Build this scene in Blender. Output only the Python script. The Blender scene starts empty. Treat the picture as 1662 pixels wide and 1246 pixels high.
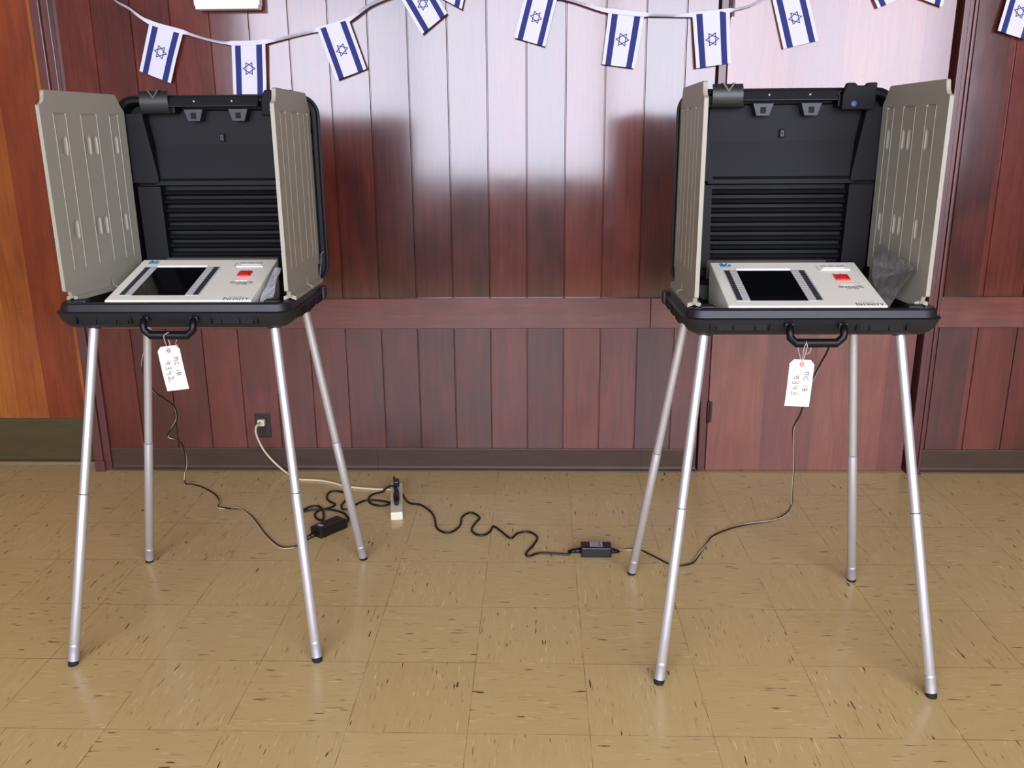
import bpy, bmesh, math, random
from mathutils import Vector, Matrix
random.seed(7)
sc = bpy.context.scene
COL = sc.collection
PI = math.pi

# ------------------------------------------------------------------ camera
F_PX, PITCH, ROLL, YAW, CAM_H = 1427.07, 0.274853, -0.007632, -0.030606, 1.42904
cam_d = bpy.data.cameras.new('camera'); cam = bpy.data.objects.new('camera', cam_d); COL.objects.link(cam)
cam_d.sensor_fit = 'HORIZONTAL'; cam_d.sensor_width = 36.0; cam_d.lens = F_PX / 1662 * 36.0
cam_d.clip_start = 0.05
fw = Vector((math.sin(YAW)*math.cos(PITCH), math.cos(YAW)*math.cos(PITCH), -math.sin(PITCH)))
rt = Vector((math.cos(YAW), -math.sin(YAW), 0)); up = rt.cross(fw)
r2 = rt*math.cos(ROLL) + up*math.sin(ROLL); u2 = -rt*math.sin(ROLL) + up*math.cos(ROLL)
M3 = Matrix((r2, u2, -fw)).transposed()
cam.matrix_world = Matrix.Translation((0, 0, CAM_H)) @ M3.to_4x4()
sc.camera = cam

# ------------------------------------------------------------------ daylight, exposure
w = bpy.data.worlds.new('sky'); sc.world = w; w.use_nodes = True
WN = w.node_tree.nodes; WN['Background'].inputs[0].default_value = (0.81, 0.835, 1.0, 1)
WN['Background'].inputs[1].default_value = 13.0
YB = -3.0
WINS = [(-3.3, -1.48, 1.12, 3.30), (-1.45, 0.75, 1.12, 3.30), (0.78, 2.62, 1.12, 3.30), (2.65, 4.6, 1.12, 3.30)]
for (x0, x1, z0, z1) in WINS:                      # daylight portals in the window openings
    ld = bpy.data.lights.new('window_portal', 'AREA'); ld.shape = 'RECTANGLE'; ld.size = x1-x0; ld.size_y = z1-z0
    ld.cycles.is_portal = True
    lo = bpy.data.objects.new('window_portal', ld); COL.objects.link(lo)
    lo.location = ((x0+x1)/2, YB-0.02, (z0+z1)/2); lo.rotation_euler = (PI/2, 0, 0)   # -Z of the light looks to +Y
sc.view_settings.view_transform = 'Standard'; sc.view_settings.look = 'None'
sc.view_settings.exposure = 0.2; sc.view_settings.gamma = 1.0
try: sc.view_settings.use_curve_mapping = False
except Exception: pass

# ------------------------------------------------------------------ materials
def srgb(r, g, b):
    f = lambda c: (c/255/12.92 if c/255 <= .04045 else ((c/255+.055)/1.055)**2.4)
    return (f(r), f(g), f(b), 1)
class NT:
    def __init__(s, name):
        s.m = bpy.data.materials.new(name); s.m.use_nodes = True; s.t = s.m.node_tree; s.n = s.t.nodes
        s.b = s.n['Principled BSDF']
    def node(s, typ, **kw):
        nd = s.n.new(typ)
        for k, v in kw.items(): setattr(nd, k, v)
        return nd
    def link(s, a, b): s.t.links.new(a, b)
    def math(s, op, a, b=None, c=None, clamp=False):
        nd = s.node('ShaderNodeMath', operation=op); nd.use_clamp = clamp
        for i, v in enumerate((a, b, c)):
            if v is None: continue
            if isinstance(v, (int, float)): nd.inputs[i].default_value = v
            else: s.link(v, nd.inputs[i])
        return nd.outputs[0]
    def pos(s, kind='object'):
        if kind == 'object':
            o = s.node('ShaderNodeTexCoord').outputs['Object']
        else: o = s.node('ShaderNodeNewGeometry').outputs['Position']
        return o
    def sep(s, v):
        nd = s.node('ShaderNodeSeparateXYZ'); s.link(v, nd.inputs[0]); return nd.outputs
    def comb(s, x, y, z):
        nd = s.node('ShaderNodeCombineXYZ')
        for i, v in enumerate((x, y, z)):
            if isinstance(v, (int, float)): nd.inputs[i].default_value = v
            else: s.link(v, nd.inputs[i])
        return nd.outputs[0]
    def mapping(s, v, scale=(1,1,1), loc=(0,0,0)):
        nd = s.node('ShaderNodeMapping'); s.link(v, nd.inputs[0]); nd.inputs['Scale'].default_value = scale; nd.inputs['Location'].default_value = loc
        return nd.outputs[0]
    def noise(s, v, scale=5, detail=3, rough=.5, dist=0):
        nd = s.node('ShaderNodeTexNoise'); s.link(v, nd.inputs['Vector'])
        nd.inputs['Scale'].default_value = scale; nd.inputs['Detail'].default_value = detail; nd.inputs['Roughness'].default_value = rough; nd.inputs['Distortion'].default_value = dist
        return nd.outputs['Fac']
    def white(s, v, dim='3D'):
        nd = s.node('ShaderNodeTexWhiteNoise', noise_dimensions=dim)
        s.link(v, nd.inputs['W' if dim == '1D' else 'Vector']); return nd.outputs['Value']
    def ramp(s, f, stops, interp='LINEAR'):
        nd = s.node('ShaderNodeValToRGB'); s.link(f, nd.inputs[0]); cr = nd.color_ramp; cr.interpolation = interp
        while len(cr.elements) < len(stops): cr.elements.new(0.5)
        for e, (p, c) in zip(cr.elements, stops):
            e.position = p; e.color = c if len(c) == 4 else (*c, 1)
        return nd.outputs[0]
    def mix(s, f, a, b, typ='MIX'):
        nd = s.node('ShaderNodeMix', data_type='RGBA', blend_type=typ)
        if isinstance(f, (int, float)): nd.inputs[0].default_value = f
        else: s.link(f, nd.inputs[0])
        for i, v in ((6, a), (7, b)):
            if isinstance(v, tuple): nd.inputs[i].default_value = v
            else: s.link(v, nd.inputs[i])
        return nd.outputs[2]
    def bump(s, h, strength=.2, dist=.01):
        nd = s.node('ShaderNodeBump'); s.link(h, nd.inputs['Height']); nd.inputs['Strength'].default_value = strength; nd.inputs['Distance'].default_value = dist
        s.link(nd.outputs[0], s.b.inputs['Normal']); return nd
def mat(name, col, rough=.5, metal=0, coat=0, bump=0, bscale=400, spec=.5, var=0):
    t = NT(name); t.b.inputs['Roughness'].default_value = rough; t.b.inputs['Metallic'].default_value = metal
    t.b.inputs['Coat Weight'].default_value = coat; t.b.inputs['Specular IOR Level'].default_value = spec
    p = t.pos(); n = t.noise(p, bscale if bump else 40, 3)
    c2 = tuple(min(1, x*(1-var)) for x in col[:3]) + (1,)
    t.link(t.mix(n, col, c2), t.b.inputs['Base Color'])
    if bump: t.bump(n, bump, .001)
    return t.m
MATS = {}
MATS['black'] = mat('black_plastic', srgb(24, 26, 31), .42, bump=.35, bscale=900, var=.12, spec=.5)
MATS['black_shaded'] = mat('black_plastic_shaded', srgb(14, 15, 18), .5, bump=.35, bscale=900, var=.12, spec=.2)  # same plastic as black, with shade put into a darker colour
MATS['black_smooth'] = mat('black_smooth_plastic', srgb(9, 10, 12), .40, spec=.25, var=.1)
MATS['grey_black'] = mat('grey_black_plastic', srgb(34, 34, 31), .4, var=.1)
MATS['blackflat'] = mat('flat_black_and_shade', srgb(9, 9, 10), .6, var=.1, spec=.2)  # black parts, and the painted shade of the tray's slots
MATS['olive'] = mat('dark_olive_plastic', srgb(66, 64, 54), .6, var=.1)
MATS['taupe'] = mat('taupe_plastic', srgb(152, 148, 131), .5, bump=.15, bscale=700, var=.06)
MATS['beige'] = mat('beige_plastic', srgb(232, 230, 212), .42, bump=.08, bscale=900, var=.03)
MATS['metal'] = mat('brushed_aluminium', srgb(205, 205, 206), .40, .62, var=.06)
MATS['metal_dull'] = mat('dull_aluminium', srgb(190, 190, 192), .45, .6, var=.1)
MATS['rubber'] = mat('rubber', srgb(18, 18, 18), .8, var=.1)
MATS['screen'] = mat('screen_glass', srgb(8, 9, 11), .12, var=.1)
MATS['key'] = mat('key_dark', srgb(40, 41, 43), .5, var=.1)
MATS['strip'] = mat('label_grey', srgb(190, 190, 186), .5, var=.05)
MATS['striprule'] = mat('label_rule', srgb(120, 120, 118), .5, var=.05)
MATS['creamwhite'] = mat('cream_white_plastic', srgb(232, 226, 198), .4, var=.03)
MATS['white'] = mat('white_plastic', srgb(236, 236, 232), .4, var=.03)
MATS['red'] = mat('red_button', srgb(222, 52, 48), .4, var=.06)
MATS['redshade'] = mat('red_button_shade', srgb(140, 22, 22), .5, var=.06)  # darker red painted as shade along two edges of the button
MATS['redline'] = mat('pink_print', srgb(215, 140, 130), .5, var=.03)
MATS['ink'] = mat('black_ink', srgb(30, 30, 32), .5, var=.05)
MATS['greyink'] = mat('grey_ink', srgb(120, 120, 116), .5, var=.05)
MATS['logo'] = mat('logo_blue', srgb(80, 150, 200), .45, var=.03)
MATS['tag'] = mat('tag_card', srgb(222, 217, 198), .7, var=.03)
MATS['tagring'] = mat('tag_eyelet', srgb(196, 120, 112), .7, var=.08)
MATS['string'] = mat('string', srgb(225, 200, 190), .8, var=.1)
MATS['cloth'] = mat('flag_cloth', srgb(214, 214, 224), .8, bump=.2, bscale=1500, var=.03)
MATS['flagblue'] = mat('flag_blue', srgb(32, 42, 108), .8, bump=.2, bscale=1500, var=.06)
MATS['cord'] = mat('black_cord', srgb(20, 20, 22), .4, var=.1)
MATS['cream'] = mat('cream_cord', srgb(222, 208, 176), .5, var=.05)
MATS['outlet'] = mat('brown_outlet', srgb(42, 32, 28), .4, var=.1)
MATS['outlet_dark'] = mat('outlet_slots', srgb(12, 10, 10), .5, var=.1)
MATS['label'] = mat('adapter_label', srgb(190, 190, 190), .5, var=.2)
MATS['hinge'] = mat('painted_hinge', srgb(60, 22, 18), .4, .3, var=.2)
MATS['bluedot'] = mat('blue_sticker', srgb(80, 90, 150), .5, var=.1)
MATS['silver'] = mat('bright_strip', srgb(200, 198, 190), .3, 1.0, var=.05)
MATS['wire'] = mat('steel_wire', srgb(170, 170, 170), .3, 1.0, var=.05)
MATS['plaster'] = mat('painted_plaster', srgb(112, 84, 70), .8, var=.05)
MATS['darkwall'] = mat('dark_plaster', srgb(80, 40, 32), .8, var=.1)
def bag_mat(name, col, alpha, rough=.25, metal=.45):
    t = NT(name); t.b.inputs['Roughness'].default_value = rough; t.b.inputs['Metallic'].default_value = metal
    p = t.pos(); n = t.noise(p, 30, 4, .6, .6)
    t.link(t.mix(n, col, tuple(x*.6 for x in col[:3])+(1,)), t.b.inputs['Base Color']); t.b.inputs['Alpha'].default_value = alpha
    t.bump(n, .5, .01); return t.m
MATS['bag_grey'] = bag_mat('antistatic_film', srgb(170, 168, 164), .62, rough=.16, metal=.5)
MATS['bag_white'] = bag_mat('clear_film', srgb(220, 222, 224), .7, metal=0)

PITCHB, BX0 = 0.15516, -0.2011
def wood(name, c_dark, c_mid, c_light, board=True, coat=1.0, crough=.125, horizontal=False, bands=None, seed=0.0, rough=.45, stain=.5, pitch=PITCHB, x0=BX0, bumpn=.25, worn=True):
    t = NT(name); P = t.pos('geo'); s = t.sep(P)
    X, Y, Z = s[0], s[1], s[2]
    if board:
        k = t.math('FLOOR', t.math('DIVIDE', t.math('SUBTRACT', X, x0), pitch))
        kk = t.math('ADD', k, seed); rnd = t.white(kk, '1D')
        rnd2 = t.white(t.math('ADD', kk, 91.7), '1D')
    else:
        k = None
    off = t.math('MULTIPLY', rnd, 37.0) if board else 0.0
    if horizontal: v = t.comb(t.math('MULTIPLY', X, 1.2), Y, t.math('MULTIPLY', Z, 18))
    else: v = t.comb(t.math('MULTIPLY', X, 16), Y, t.math('ADD', t.math('MULTIPLY', Z, .9), off))
    grain = t.noise(v, 3.0, 6, .62, .9)
    fine = t.noise(t.mapping(v, (7, 7, 5)), 4, 3, .6)
    big = t.noise(t.comb(t.math('MULTIPLY', X, 3.5), Y, t.math('ADD', t.math('MULTIPLY', Z, 1.6), off)), 2.2, 3, .5, .4)
    f = t.math('ADD', t.math('MULTIPLY', grain, .55), t.math('MULTIPLY', big, .45))
    if board: f = t.math('ADD', f, t.math('MULTIPLY', t.math('SUBTRACT', rnd, .5), .30))
    col = t.ramp(f, [(.30, c_dark), (.5, c_mid), (.72, c_light)])
    if bands:
        # bands = [(x position along X, darkness)], hard figure seams of the veneer
        fx = t.math('DIVIDE', t.math('SUBTRACT', X, bands[0]), bands[1])
        col = t.mix(1.0, col, t.ramp(fx, [(a, (b, b*g, b*g2, 1)) for a, b, g, g2 in bands[2]], 'CONSTANT'), 'MULTIPLY')
    col = t.mix(t.math('MULTIPLY', t.math('SUBTRACT', fine, .4, clamp=True), .7), col, c_dark)
    # scuffs and small dark dents
    sc_ = t.noise(t.comb(t.math('MULTIPLY', X, 9), Y, t.math('MULTIPLY', Z, 40)), 2.5, 2, .5)
    m_ = t.math('GREATER_THAN', sc_, .735)
    col = t.mix(t.math('MULTIPLY', m_, .55*stain), col, (.02, .006, .006, 1))
    t.link(col, t.b.inputs['Base Color'])
    t.b.inputs['Roughness'].default_value = rough; t.b.inputs['Specular IOR Level'].default_value = .2
    t.b.inputs['Coat Weight'].default_value = coat; t.b.inputs['Coat IOR'].default_value = 1.60
    cr = t.math('ADD', crough, t.math('MULTIPLY', t.math('SUBTRACT', big, .5), .06))
    if board: cr = t.math('ADD', cr, t.math('MULTIPLY', t.math('SUBTRACT', rnd2, .5), .05))
    if worn:                                         # scuffed, worn varnish on the wainscot below the rail
        low = t.math('MULTIPLY', t.math('SUBTRACT', .72, Z), 12, clamp=True); cr = t.math('ADD', cr, t.math('MULTIPLY', low, .22))
    t.link(t.math('MAXIMUM', cr, .04), t.b.inputs['Coat Roughness'])
    wob = t.noise(t.comb(t.math('MULTIPLY', X, 2.5), Y, t.math('MULTIPLY', Z, 1.6)), 3.0, 2, .5)
    h = t.math('ADD', t.math('MULTIPLY', grain, .05), t.math('MULTIPLY', wob, 1.0))
    bn = t.bump(h, bumpn, .0009); t.link(bn.outputs[0], t.b.inputs['Coat Normal'])
    return t.m
MATS['board'] = wood('varnished_boards', srgb(58, 19, 11), srgb(84, 29, 17), srgb(108, 45, 28))
MATS['rail'] = wood('varnished_rail', srgb(78, 31, 24), srgb(98, 43, 33), srgb(124, 64, 48), board=False, horizontal=True, crough=.3)
MATS['trim'] = wood('varnished_trim', srgb(64, 20, 16), srgb(82, 28, 23), srgb(100, 38, 32), board=False, crough=.36, stain=.2)
MATS['door'] = wood('door_veneer', srgb(96, 47, 34), srgb(120, 63, 45), srgb(142, 82, 57), board=False, crough=.16, stain=1.0,
    bands=(0.737, 0.853, [(0, 1.0, 1, 1), (.27, .72, .80, 1.05), (.52, 1.02, 1, 1), (.87, .70, .78, .95)]))
MATS['orange'] = wood('orange_veneer', srgb(114, 58, 16), srgb(152, 84, 26), srgb(176, 107, 38), board=False, crough=.3, coat=.5, stain=.7,
    bands=(-2.6, 0.62, [(0, .95, 1, 1), (.16, 1.05, 1.05, 1.1), (.38, .86, .9, .9), (.60, .58, .55, .6), (.80, .60, .58, .6), (.875, 1.05, 1.0, 1.0)]))
MATS['gap_shade'] = mat('gap_shade_colour', srgb(34, 10, 10), .6, var=.2)
def vinyl(name, c1, c2):
    t = NT(name); P = t.pos('geo'); n = t.noise(t.mapping(P, (3, 3, 12)), 3, 4)
    t.link(t.mix(n, c1, c2), t.b.inputs['Base Color']); t.b.inputs['Roughness'].default_value = .45; t.b.inputs['Specular IOR Level'].default_value = .3
    t.bump(n, .1, .01); return t.m
MATS['vinyl'] = vinyl('brown_vinyl', srgb(60, 44, 35), srgb(78, 60, 48))
MATS['vinyl_olive'] = vinyl('olive_vinyl', srgb(84, 74, 44), srgb(62, 54, 34))
def floor_mat():
    t = NT('floor_tiles'); P = t.pos('geo'); s = t.sep(P); X, Y = s[0], s[1]
    TX, TY, T = -0.17503, 1.86454, .3048
    u = t.math('DIVIDE', t.math('SUBTRACT', X, TX), T); v = t.math('DIVIDE', t.math('SUBTRACT', Y, TY), T)
    iu, iv = t.math('FLOOR', u), t.math('FLOOR', v); fu, fv = t.math('FRACT', u), t.math('FRACT', v)
    chk = t.math('MODULO', t.math('ABSOLUTE', t.math('ADD', t.math('ADD', iu, iv), 1.0)), 2.0)      # 0/1 turns the streaks
    rnd = t.white(t.comb(iu, iv, 3.0)); rnd2 = t.white(t.comb(iu, iv, 9.0))
    off = t.math('MULTIPLY', rnd, 50)
    def streak(sx, sy, sc2, det=2):
        a = t.comb(t.math('ADD', t.math('MULTIPLY', X, sx), off), t.math('MULTIPLY', Y, sy), off)
        b = t.comb(t.math('ADD', t.math('MULTIPLY', Y, sx), off), t.math('MULTIPLY', X, sy), off)
        na, nb = t.noise(a, sc2, det, .5), t.noise(b, sc2, det, .5)
        nd = t.node('ShaderNodeMix', data_type='FLOAT'); t.link(chk, nd.inputs[0]); t.link(na, nd.inputs[2]); t.link(nb, nd.inputs[3]); return nd.outputs[0]
    base = t.mix(t.math('MULTIPLY', rnd2, .5), srgb(206, 182, 124), srgb(200, 175, 118))
    soft = streak(30, 5, 2.0, 4)
    base = t.mix(t.math('MULTIPLY', t.math('SUBTRACT', soft, .35, clamp=True), .8), base, srgb(182, 156, 102))
    cloud = t.noise(P, 1.3, 3)
    base = t.mix(t.math('MULTIPLY', t.math('SUBTRACT', cloud, .45, clamp=True), .9), base, srgb(178, 151, 99))
    lt = streak(170, 15, 1.0, 2); ltm = t.math('MULTIPLY', t.math('SUBTRACT', lt, .65, clamp=True), 14, clamp=True)
    base = t.mix(t.math('MULTIPLY', ltm, .7), base, srgb(232, 210, 152))
    mid = streak(150, 13, 1.1, 2); mm = t.math('MULTIPLY', t.math('SUBTRACT', mid, .66, clamp=True), 12, clamp=True)
    base = t.mix(t.math('MULTIPLY', mm, .55), base, srgb(116, 82, 42))
    dk = streak(125, 15, .95, 1); dm = t.math('MULTIPLY', t.math('SUBTRACT', dk, .715, clamp=True), 25, clamp=True)
    base = t.mix(t.math('MULTIPLY', dm, .9), base, srgb(70, 44, 20))
    sp = t.noise(P, 22, 1, .4); sm = t.math('MULTIPLY', t.math('SUBTRACT', sp, .80, clamp=True), 25, clamp=True)
    base = t.mix(t.math('MULTIPLY', sm, .6), base, srgb(74, 50, 28))
    eu = t.math('MINIMUM', fu, t.math('SUBTRACT', 1, fu)); ev = t.math('MINIMUM', fv, t.math('SUBTRACT', 1, fv))
    e = t.math('MINIMUM', eu, ev); jm = t.math('LESS_THAN', e, .0032)
    brk = t.noise(P, 9, 2); jm = t.math('MULTIPLY', jm, t.math('MULTIPLY', t.math('SUBTRACT', brk, .32, clamp=True), 3.2, clamp=True))
    base = t.mix(t.math('MULTIPLY', jm, .75), base, srgb(80, 56, 28))
    t.link(base, t.b.inputs['Base Color'])
    wob = t.noise(P, 5, 3)
    rr = t.math('ADD', .17, t.math('MULTIPLY', cloud, .14)); t.link(rr, t.b.inputs['Roughness'])
    h = t.math('SUBTRACT', t.math('MULTIPLY', wob, .3), t.math('MULTIPLY', jm, .05)); t.bump(h, .12, .01)
    t.b.inputs['Specular IOR Level'].default_value = .5
    return t.m
MATS['floor'] = floor_mat()

# ------------------------------------------------------------------ mesh helpers
class MB:
    def __init__(s): s.bm = bmesh.new(); s.mats = []
    def mi(s, m):
        if m not in s.mats: s.mats.append(m)
        return s.mats.index(m)
    def face(s, vs, m=0, smooth=False):
        try: f = s.bm.faces.new(vs)
        except ValueError: return None
        f.material_index = m; f.smooth = smooth; return f
    def box(s, x0, x1, y0, y1, z0, z1, m=0, bev=0, mtx=None):
        x0, x1 = sorted((x0, x1)); y0, y1 = sorted((y0, y1)); z0, z1 = sorted((z0, z1))
        r = bmesh.ops.create_cube(s.bm, size=1)
        vs = r['verts']
        for v in vs: v.co = Vector(((x0+x1)/2 + v.co.x*(x1-x0), (y0+y1)/2 + v.co.y*(y1-y0), (z0+z1)/2 + v.co.z*(z1-z0)))
        fs = set(f for v in vs for f in v.link_faces)
        for f in fs: f.material_index = m
        if bev:
            es = list(set(e for v in vs for e in v.link_edges))
            rb = bmesh.ops.bevel(s.bm, geom=es, offset=bev, segments=2, affect='EDGES', profile=.5)
            for f in rb['faces']: f.material_index = m
            vs = list(set(v for f in rb['faces'] for v in f.verts) | set(v for v in vs if v.is_valid))
        if mtx is not None: bmesh.ops.transform(s.bm, matrix=mtx, verts=[v for v in vs if v.is_valid])
        return vs
    def loft(s, rings, m=0, cap0=True, cap1=True, smooth=False, mlist=None):
        R = [[s.bm.verts.new(p) for p in r] for r in rings]; n = len(R[0])
        for i in range(len(R)-1):
            mm = mlist[i] if mlist else m
            for j in range(n): s.face((R[i][j], R[i][(j+1) % n], R[i+1][(j+1) % n], R[i+1][j]), mm, smooth)
        if cap0: s.face(list(reversed(R[0])), m)
        if cap1: s.face(R[-1], mlist[-1] if mlist else m)
        return R
    def tube(s, pts, r, n=10, m=0, closed=False, rfun=None, flat=None):
        pts = [Vector(p) for p in pts]; rings = []
        prev = None
        for i, p in enumerate(pts):
            if closed: d = (pts[(i+1) % len(pts)] - pts[i-1])
            else: d = (pts[min(i+1, len(pts)-1)] - pts[max(i-1, 0)])
            d.normalize()
            if prev is None:
                a = Vector((0, 0, 1)) if abs(d.z) < .9 else Vector((1, 0, 0))
                x = d.cross(a).normalized()
            else: x = (prev - d*prev.dot(d)).normalized()
            prev = x; y = d.cross(x); rr = rfun(i) if rfun else r
            rings.append([p + (x*math.cos(2*PI*k/n) + y*math.sin(2*PI*k/n))*rr for k in range(n)])
        if closed: rings.append(rings[0])
        s.loft(rings, m, cap0=not closed, cap1=not closed, smooth=True)
    def lathe(s, prof, axis0, axis1, n=20, m=0, mlist=None):
        a, b = Vector(axis0), Vector(axis1); d = (b-a); L = d.length; d.normalize()
        h = Vector((1, 0, 0)) if abs(d.x) < .9 else Vector((0, 1, 0)); x = d.cross(h).normalized(); y = d.cross(x)
        rings = [[a + d*(t*L) + (x*math.cos(2*PI*k/n)+y*math.sin(2*PI*k/n))*r for k in range(n)] for t, r in prof]
        s.loft(rings, m, smooth=True, mlist=mlist)
    def extrude_poly(s, pts2, y0, y1, m=0, mside=None, plane='XZ', tf=None):
        def P(a, b, c):
            v = Vector((a, c, b)) if plane == 'XZ' else Vector((a, b, c))
            return tf(v) if tf else v
        A = [s.bm.verts.new(P(a, b, y0)) for a, b in pts2]; B = [s.bm.verts.new(P(a, b, y1)) for a, b in pts2]
        s.face(A, m); s.face(list(reversed(B)), m); n = len(A); ms = m if mside is None else mside
        for i in range(n): s.face((A[i], B[i], B[(i+1) % n], A[(i+1) % n]), ms)
    def build(s, name, parent=None, mats=None, recalc=True, autos=False, loc=None):
        if recalc: bmesh.ops.recalc_face_normals(s.bm, faces=s.bm.faces[:])
        me = bpy.data.meshes.new(name); s.bm.to_mesh(me); s.bm.free()
        for m in (mats or []): me.materials.append(MATS[m])
        o = bpy.data.objects.new(name, me); COL.objects.link(o)
        if parent: o.parent = parent
        if loc: o.location = loc
        return o
def autosmooth(o, ang=40):
    me = o.data
    for p in me.polygons: p.use_smooth = True
    bm = bmesh.new(); bm.from_mesh(me)
    for e in bm.edges:
        if len(e.link_faces) == 2 and e.calc_face_angle(0) > math.radians(ang): e.smooth = False
    bm.to_mesh(me); bm.free()
def bevel_mod(o, wd=.002, seg=2, ang=30):
    md = o.modifiers.new('bevel', 'BEVEL'); md.width = wd; md.segments = seg; md.limit_method = 'ANGLE'; md.angle_limit = math.radians(ang); md.harden_normals = False
def thing(name, label, cat, loc=(0, 0, 0), rz=0, group=None):
    o = bpy.data.objects.new(name, None); COL.objects.link(o); o.location = loc; o.rotation_euler = (0, 0, rz); o.empty_display_size = .1
    o['label'] = label; o['category'] = cat
    if group: o['group'] = group
    return o
def tag(o, label, cat, group=None):
    o['label'] = label; o['category'] = cat
    if group: o['group'] = group
    return o
def struct(o, label=None):
    o['kind'] = 'structure'
    if label: o['label'] = label
    return o
def rrect(w, d, r, n=6):
    pts = []
    for cx, cy, a0 in ((w/2-r, d/2-r, 0), (-w/2+r, d/2-r, PI/2), (-w/2+r, -d/2+r, PI), (w/2-r, -d/2+r, 3*PI/2)):
        for k in range(n+1):
            a = a0 + PI/2*k/n; pts.append((cx+r*math.cos(a), cy+r*math.sin(a)))
    return pts
def catmull(pts, sub=6):
    P = [Vector(p) for p in pts]; P = [P[0]*2-P[1]] + P + [P[-1]*2-P[-2]]; out = []
    for i in range(1, len(P)-2):
        for k in range(sub):
            t = k/sub; a, b, c, d = P[i-1], P[i], P[i+1], P[i+2]
            out.append(.5*((2*b)+(c-a)*t+(2*a-5*b+4*c-d)*t*t+(3*b-a-3*c+d)*t**3))
    out.append(P[-2]); return out

# ------------------------------------------------------------------ measured outlines (metres)
AC_L = [[-0.744,3.095,0.004],[-0.738,3.134,0.004],[-0.764,3.175,0.004],[-0.818,3.206,0.004],[-0.878,3.21,0.004],[-0.926,3.19,0.004],[-0.959,3.17,0.004],[-0.939,3.195,0.004],[-0.909,3.238,0.004],[-0.876,3.239,0.004],[-0.844,3.174,0.004],[-0.833,3.108,0.004],[-0.856,3.121,0.004],[-0.875,3.157,0.004],[-0.871,3.195,0.004],[-0.834,3.225,0.004],[-0.816,3.259,0.004],[-0.85,3.294,0.004],[-0.871,3.345,0.004],[-0.866,3.392,0.004],[-0.836,3.397,0.004],[-0.803,3.377,0.004],[-0.781,3.33,0.004],[-0.785,3.292,0.004],[-0.79,3.25,0.004],[-0.775,3.214,0.004],[-0.75,3.221,0.004],[-0.733,3.26,0.004],[-0.705,3.299,0.004],[-0.664,3.305,0.004],[-0.598,3.279,0.004],[-0.623,3.249,0.004],[-0.669,3.266,0.004],[-0.692,3.311,0.004],[-0.686,3.362,0.004],[-0.648,3.394,0.004],[-0.608,3.379,0.004]]
AC_R = [[-0.589,3.451,0.004],[-0.556,3.356,0.004],[-0.52,3.28,0.004],[-0.469,3.258,0.004],[-0.419,3.187,0.004],[-0.397,3.117,0.004],[-0.383,3.047,0.004],[-0.349,3.006,0.004],[-0.32,3.013,0.004],[-0.296,3.069,0.004],[-0.294,3.147,0.004],[-0.263,3.187,0.004],[-0.226,3.141,0.004],[-0.238,3.097,0.004],[-0.249,3.035,0.004],[-0.231,2.992,0.004],[-0.202,2.984,0.004],[-0.18,3.015,0.004],[-0.168,3.061,0.004],[-0.14,3.023,0.004],[-0.1,2.961,0.004],[-0.075,3.003,0.004],[-0.034,3.015,0.004],[-0.002,2.971,0.004],[-0.016,2.907,0.004],[-0.041,2.842,0.004],[-0.032,2.818,0.004],[0.012,2.843,0.004],[0.105,2.834,0.004],[0.147,2.835,0.004]]
DC_R = [[0.26,2.847,0.004],[0.281,2.857,0.004],[0.295,2.867,0.004],[0.335,2.877,0.004],[0.367,2.868,0.004],[0.42,2.807,0.004],[0.457,2.761,0.004],[0.489,2.753,0.004],[0.535,2.776,0.004],[0.57,2.842,0.004],[0.617,2.935,0.004],[0.654,2.997,0.004],[0.762,3.079,0.004],[0.889,3.125,0.004],[0.965,3.188,0.004],[1.015,3.284,0.004],[0.987,3.2,0.092],[0.954,3.1,0.245],[0.925,3.03,0.353],[0.904,2.98,0.426],[0.899,2.9,0.506],[0.886,2.8,0.615],[0.871,2.7,0.693],[0.856,2.6,0.766],[0.853,2.55,0.81],[0.845,2.5,0.859]]
DC_L = [[-0.818,2.947,0.004],[-0.84,2.916,0.004],[-0.868,2.892,0.004],[-0.899,2.875,0.004],[-0.94,2.885,0.004],[-1.014,2.977,0.004],[-1.075,3.074,0.004],[-1.128,3.151,0.004],[-1.189,3.213,0.004],[-1.226,3.215,0.004],[-1.263,3.224,0.004],[-1.288,3.233,0.004],[-1.298,3.289,0.004],[-1.342,3.359,0.004],[-1.423,3.434,0.004],[-1.481,3.465,0.004],[-1.513,3.478,0.004],[-1.517,3.49,0.045],[-1.492,3.46,0.107],[-1.47,3.4,0.199],[-1.483,3.38,0.236],[-1.514,3.37,0.252],[-1.505,3.36,0.275],[-1.455,3.32,0.333],[-1.439,3.3,0.37],[-1.43,3.26,0.42],[-1.438,3.2,0.469],[-1.433,3.12,0.516],[-1.395,3.0,0.584],[-1.357,2.9,0.634],[-1.318,2.8,0.697],[-1.256,2.7,0.787],[-1.231,2.66,0.834],[-1.215,2.64,0.888]]
EXT = [[-1.208,3.61,0.231],[-1.215,3.58,0.233],[-1.223,3.58,0.205],[-1.217,3.59,0.159],[-1.197,3.6,0.104],[-1.163,3.61,0.051],[-1.112,3.6,0.009],[-1.04,3.531,0.005],[-0.979,3.52,0.005],[-0.925,3.509,0.005],[-0.867,3.482,0.005],[-0.816,3.45,0.005],[-0.749,3.431,0.005],[-0.678,3.42,0.005],[-0.614,3.416,0.005]]
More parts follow.
